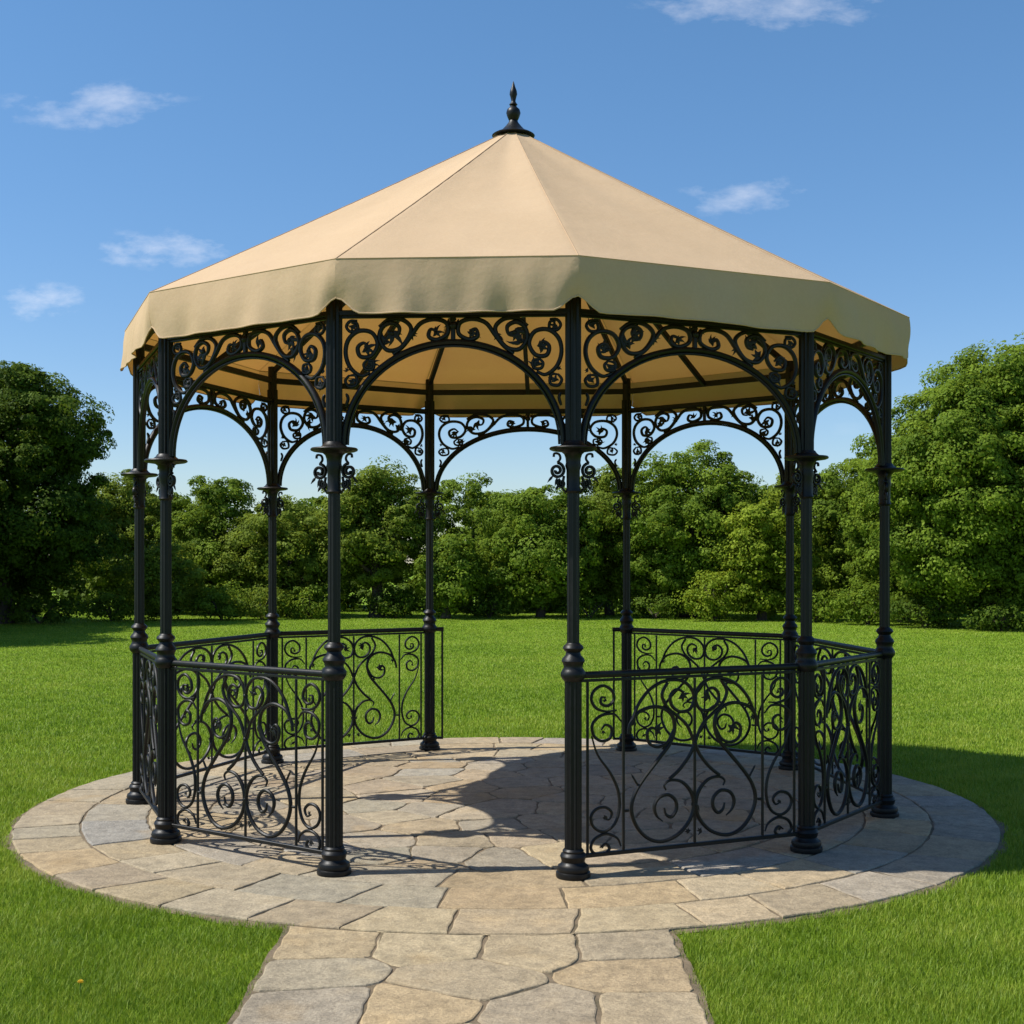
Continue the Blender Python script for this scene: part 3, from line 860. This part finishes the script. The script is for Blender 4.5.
# wood behind the first row
for k, (px, pw, top, lab) in enumerate(((160, 150, 492, 'shaded tree behind the gap right of the dark left oak'), (335, 130, 490, 'shaded tree behind the front left post'),
        (505, 130, 496, 'shaded tree in the gap left of the front middle post'), (640, 130, 478, 'shaded tree behind the right back post of the open bay'),
        (770, 120, 484, 'shaded tree behind the pale yellow green tree'), (950, 170, 420, 'shaded tree behind the tallest right tree'))):
    tree('tree', lab, px, pw, top, 47, 'mid', 51+k, base=.2, n=22, dens=200, size=.15, group=TB)
# beyond the frame, the wood goes on
tree('tree', 'tall tree left of the frame whose shadow falls across the far left lawn', -250, 360, 300, 27, 'dark', 65, base=.8, n=30, dens=130, size=.2, group=TB)
tree('tree', 'second tall tree left of the frame, just in front of the dark oak', -190, 300, 330, 30.5, 'dark', 67, base=.8, n=30, dens=130, size=.2, group=TB)
tree('tree', 'dark tree beyond the left edge beside the big oak', -150, 230, 380, 36, 'dark', 61, base=.3, n=30, dens=160, size=.18, group=TB)
tree('tree', 'green tree beyond the right edge beside the tallest tree', 1190, 240, 370, 34, 'mid', 63, base=.3, n=30, dens=160, size=.18, group=TB)
SB = 'shrubs under the trees'
for k, (px, pw, top, dep, kind, lab) in enumerate((
        (163, 90, 538, 36.5, 'olive', 'tallest rounded shrub, behind the pair of left front posts'),
        (112, 50, 592, 36, 'mid', 'low shrub at the foot of the dark left oak'),
        (222, 60, 584, 36.5, 'mid', 'low wide shrub right of the tallest rounded shrub'),
        (262, 60, 588, 37, 'olive', 'low shrub left of the left back post'),
        (310, 60, 586, 37.5, 'mid', 'low shrub left of the front left post at the lawn edge'),
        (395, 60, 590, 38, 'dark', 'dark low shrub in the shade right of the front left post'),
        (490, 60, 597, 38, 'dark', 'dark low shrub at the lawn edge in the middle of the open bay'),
        (590, 60, 597, 38, 'mid', 'low shrub just right of the front middle post at the lawn edge'),
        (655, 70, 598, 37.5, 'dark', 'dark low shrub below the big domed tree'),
        (715, 50, 572, 36, 'light', 'pale green shrub left of the yellow green tree'),
        (815, 70, 590, 35.5, 'mid', 'low shrub behind the front right post'),
        (868, 80, 584, 34, 'mid', 'spreading shrub left of the far right post'),
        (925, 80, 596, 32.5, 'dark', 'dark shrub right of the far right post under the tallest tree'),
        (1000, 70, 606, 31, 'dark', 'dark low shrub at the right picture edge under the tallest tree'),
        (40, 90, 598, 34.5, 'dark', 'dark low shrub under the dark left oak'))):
    tree('shrub', lab, px, pw, top, dep, kind, 71+k, base=.0, n=14, dens=600, size=.082, cat='shrub', group=SB)

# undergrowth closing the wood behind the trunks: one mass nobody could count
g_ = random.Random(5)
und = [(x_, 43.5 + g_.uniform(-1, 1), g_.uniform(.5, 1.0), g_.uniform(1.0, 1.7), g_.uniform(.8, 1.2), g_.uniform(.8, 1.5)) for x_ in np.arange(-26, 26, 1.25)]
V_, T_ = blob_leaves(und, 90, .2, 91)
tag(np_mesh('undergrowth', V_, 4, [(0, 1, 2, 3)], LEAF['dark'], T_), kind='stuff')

# one dandelion in the lawn
dx, dy = at(79, FPX*CAMH/(999-HORY))
dand = empty('dandelion', (dx, dy, 0)); tag(dand, 'tiny yellow dandelion flower in the near left grass', 'flower')
m = MB(); m.tube([(0, 0, 0), (.004, 0, .03), (.006, 0, .062)], .0018, 6); m.build('stem', mat_plain('stem_green', (.10, .2, .03)), dand)
m = MB()
for k in range(26):
    a = k*2.4; e = R(15+60*(k/26)); L = .014
    m.tube([(.006, 0, .062), (.006+math.cos(a)*math.cos(e)*L*.6, math.sin(a)*math.cos(e)*L*.6, .062+math.sin(e)*L*.6), (.006+math.cos(a)*math.cos(e)*L, math.sin(a)*math.cos(e)*L, .062+math.sin(e)*L)], [.001, .0024, .0012], 5)
m.build('flower_head', mat_plain('dandelion_yellow', (.8, .5, .02)), dand)

# ------------------------------------------------------------------ light, sky, camera
EL, AZ = R(52.5), R(7)                       # sun from the left, a little in front
sd = Vector((-math.cos(EL)*math.cos(AZ), -math.cos(EL)*math.sin(AZ), math.sin(EL)))
sl = bpy.data.lights.new('sun', 'SUN'); sl.energy = 4.2; sl.angle = R(.5); sl.color = (1, .965, .895)
so = bpy.data.objects.new('sun', sl); COL.objects.link(so); so.rotation_mode = 'QUATERNION'; so.rotation_quaternion = sd.to_track_quat('Z', 'Y')
so.location = (-20, -5, 30)

w = bpy.data.worlds.new('World'); scene.world = w; w.use_nodes = True
nt = w.node_tree; nt.nodes.clear()
def wn(t, **k):
    n = nt.nodes.new(t)
    for a, b in k.items(): setattr(n, a, b)
    return n
sky = wn('ShaderNodeTexSky'); sky.sky_type = 'NISHITA'; sky.sun_disc = False
sky.sun_elevation = EL; sky.sun_rotation = math.atan2(sd.x, sd.y); sky.altitude = 100; sky.air_density = 1.0; sky.dust_density = .3; sky.ozone_density = 2.0
tc = wn('ShaderNodeTexCoord'); sp = wn('ShaderNodeSeparateXYZ'); nt.links.new(tc.outputs['Generated'], sp.inputs[0])
def mth(op, a, b=None, c=None):
    n = wn('ShaderNodeMath', operation=op)
    for i, v in enumerate((a, b, c)):
        if v is None: continue
        if isinstance(v, (int, float)): n.inputs[i].default_value = v
        else: nt.links.new(v, n.inputs[i])
    return n.outputs[0]
yy = mth('MAXIMUM', sp.outputs[1], .02)
U = mth('DIVIDE', sp.outputs[0], yy); Vv = mth('DIVIDE', sp.outputs[2], yy)
cmb = wn('ShaderNodeCombineXYZ'); nt.links.new(U, cmb.inputs[0]); nt.links.new(mth('MULTIPLY', Vv, 2.2), cmb.inputs[1])
n1 = wn('ShaderNodeTexNoise'); n1.inputs['Scale'].default_value = 22; n1.inputs['Detail'].default_value = 8; n1.inputs['Roughness'].default_value = .62
nt.links.new(cmb.outputs[0], n1.inputs['Vector'])
n2 = wn('ShaderNodeTexNoise'); n2.inputs['Scale'].default_value = 9; n2.inputs['Detail'].default_value = 5
nt.links.new(cmb.outputs[0], n2.inputs['Vector'])
tot = None
for (px, py, rx, ry, st) in ((97, 106, 98, 29, .62), (160, 250, 78, 22, .8), (48, 302, 58, 21, .8), (745, 196, 82, 23, .62), (775, 2, 150, 34, .6),
                             (400, 490, 130, 8, .25), (930, 430, 160, 10, .12)):
    cu, cv = (px-512)/FPX, (HORY-py)/FPX
    a = mth('DIVIDE', mth('SUBTRACT', U, cu), rx/FPX); b = mth('DIVIDE', mth('SUBTRACT', Vv, cv), ry/FPX)
    d = mth('SQRT', mth('ADD', mth('MULTIPLY', a, a), mth('MULTIPLY', b, b)))
    m = mth('SUBTRACT', 1.0, d)
    m = mth('ADD', m, mth('MULTIPLY_ADD', n1.outputs[0], 3.0, -1.72)); 
    m = mth('MULTIPLY', mth('MINIMUM', mth('MAXIMUM', mth('MULTIPLY', m, .45), 0.0), 1.0), mth('MINIMUM', mth('MAXIMUM', mth('MULTIPLY', mth('SUBTRACT', 1.25, d), 2.0), 0), 1.0))
    m = mth('MULTIPLY', mth('SMOOTH_MAX', m, 0.0, .05), st)
    tot = m if tot is None else mth('MAXIMUM', tot, m)
mx = wn('ShaderNodeMix', data_type='RGBA'); nt.links.new(tot, mx.inputs[0]); hs = wn('ShaderNodeHueSaturation'); hs.inputs['Saturation'].default_value = 1.21; nt.links.new(sky.outputs[0], hs.inputs['Color']); el_ = wn('ShaderNodeMapRange', interpolation_type='SMOOTHSTEP'); nt.links.new(sp.outputs[2], el_.inputs[0]); el_.inputs[1].default_value = 0; el_.inputs[2].default_value = .46
mh = wn('ShaderNodeMix', data_type='RGBA'); nt.links.new(el_.outputs[0], mh.inputs[0]); mh.inputs[6].default_value = (.74, .78, .90, 1); mh.inputs[7].default_value = (.94, 1.0, 1.0, 1)
mm = wn('ShaderNodeMix', data_type='RGBA', blend_type='MULTIPLY'); mm.inputs[0].default_value = 1; nt.links.new(hs.outputs[0], mm.inputs[6]); nt.links.new(mh.outputs[2], mm.inputs[7])
nt.links.new(mm.outputs[2], mx.inputs[6]); mx.inputs[7].default_value = (8.2, 8.0, 8.1, 1)
bg = wn('ShaderNodeBackground'); bg.inputs[1].default_value = .1; nt.links.new(mx.outputs[2], bg.inputs[0])
wo = wn('ShaderNodeOutputWorld'); nt.links.new(bg.outputs[0], wo.inputs[0])

cam = bpy.data.cameras.new('camera'); co = bpy.data.objects.new('camera', cam); COL.objects.link(co)
co.location = (0, 0, CAMH); co.rotation_euler = (R(90), 0, 0)
cam.sensor_width = 36; cam.lens = 36*FPX/1024; cam.shift_y = (HORY-512)/1024; cam.clip_start = .05; cam.clip_end = 2000
scene.camera = co
scene.view_settings.view_transform = 'Standard'; scene.view_settings.look = 'None'; scene.view_settings.gamma = 1; scene.view_settings.exposure = .6
scene.view_settings.use_curve_mapping = False
scene.render.resolution_x = 1024; scene.render.resolution_y = 1024
scene.cycles.max_bounces = 7; scene.cycles.diffuse_bounces = 3; scene.cycles.glossy_bounces = 2
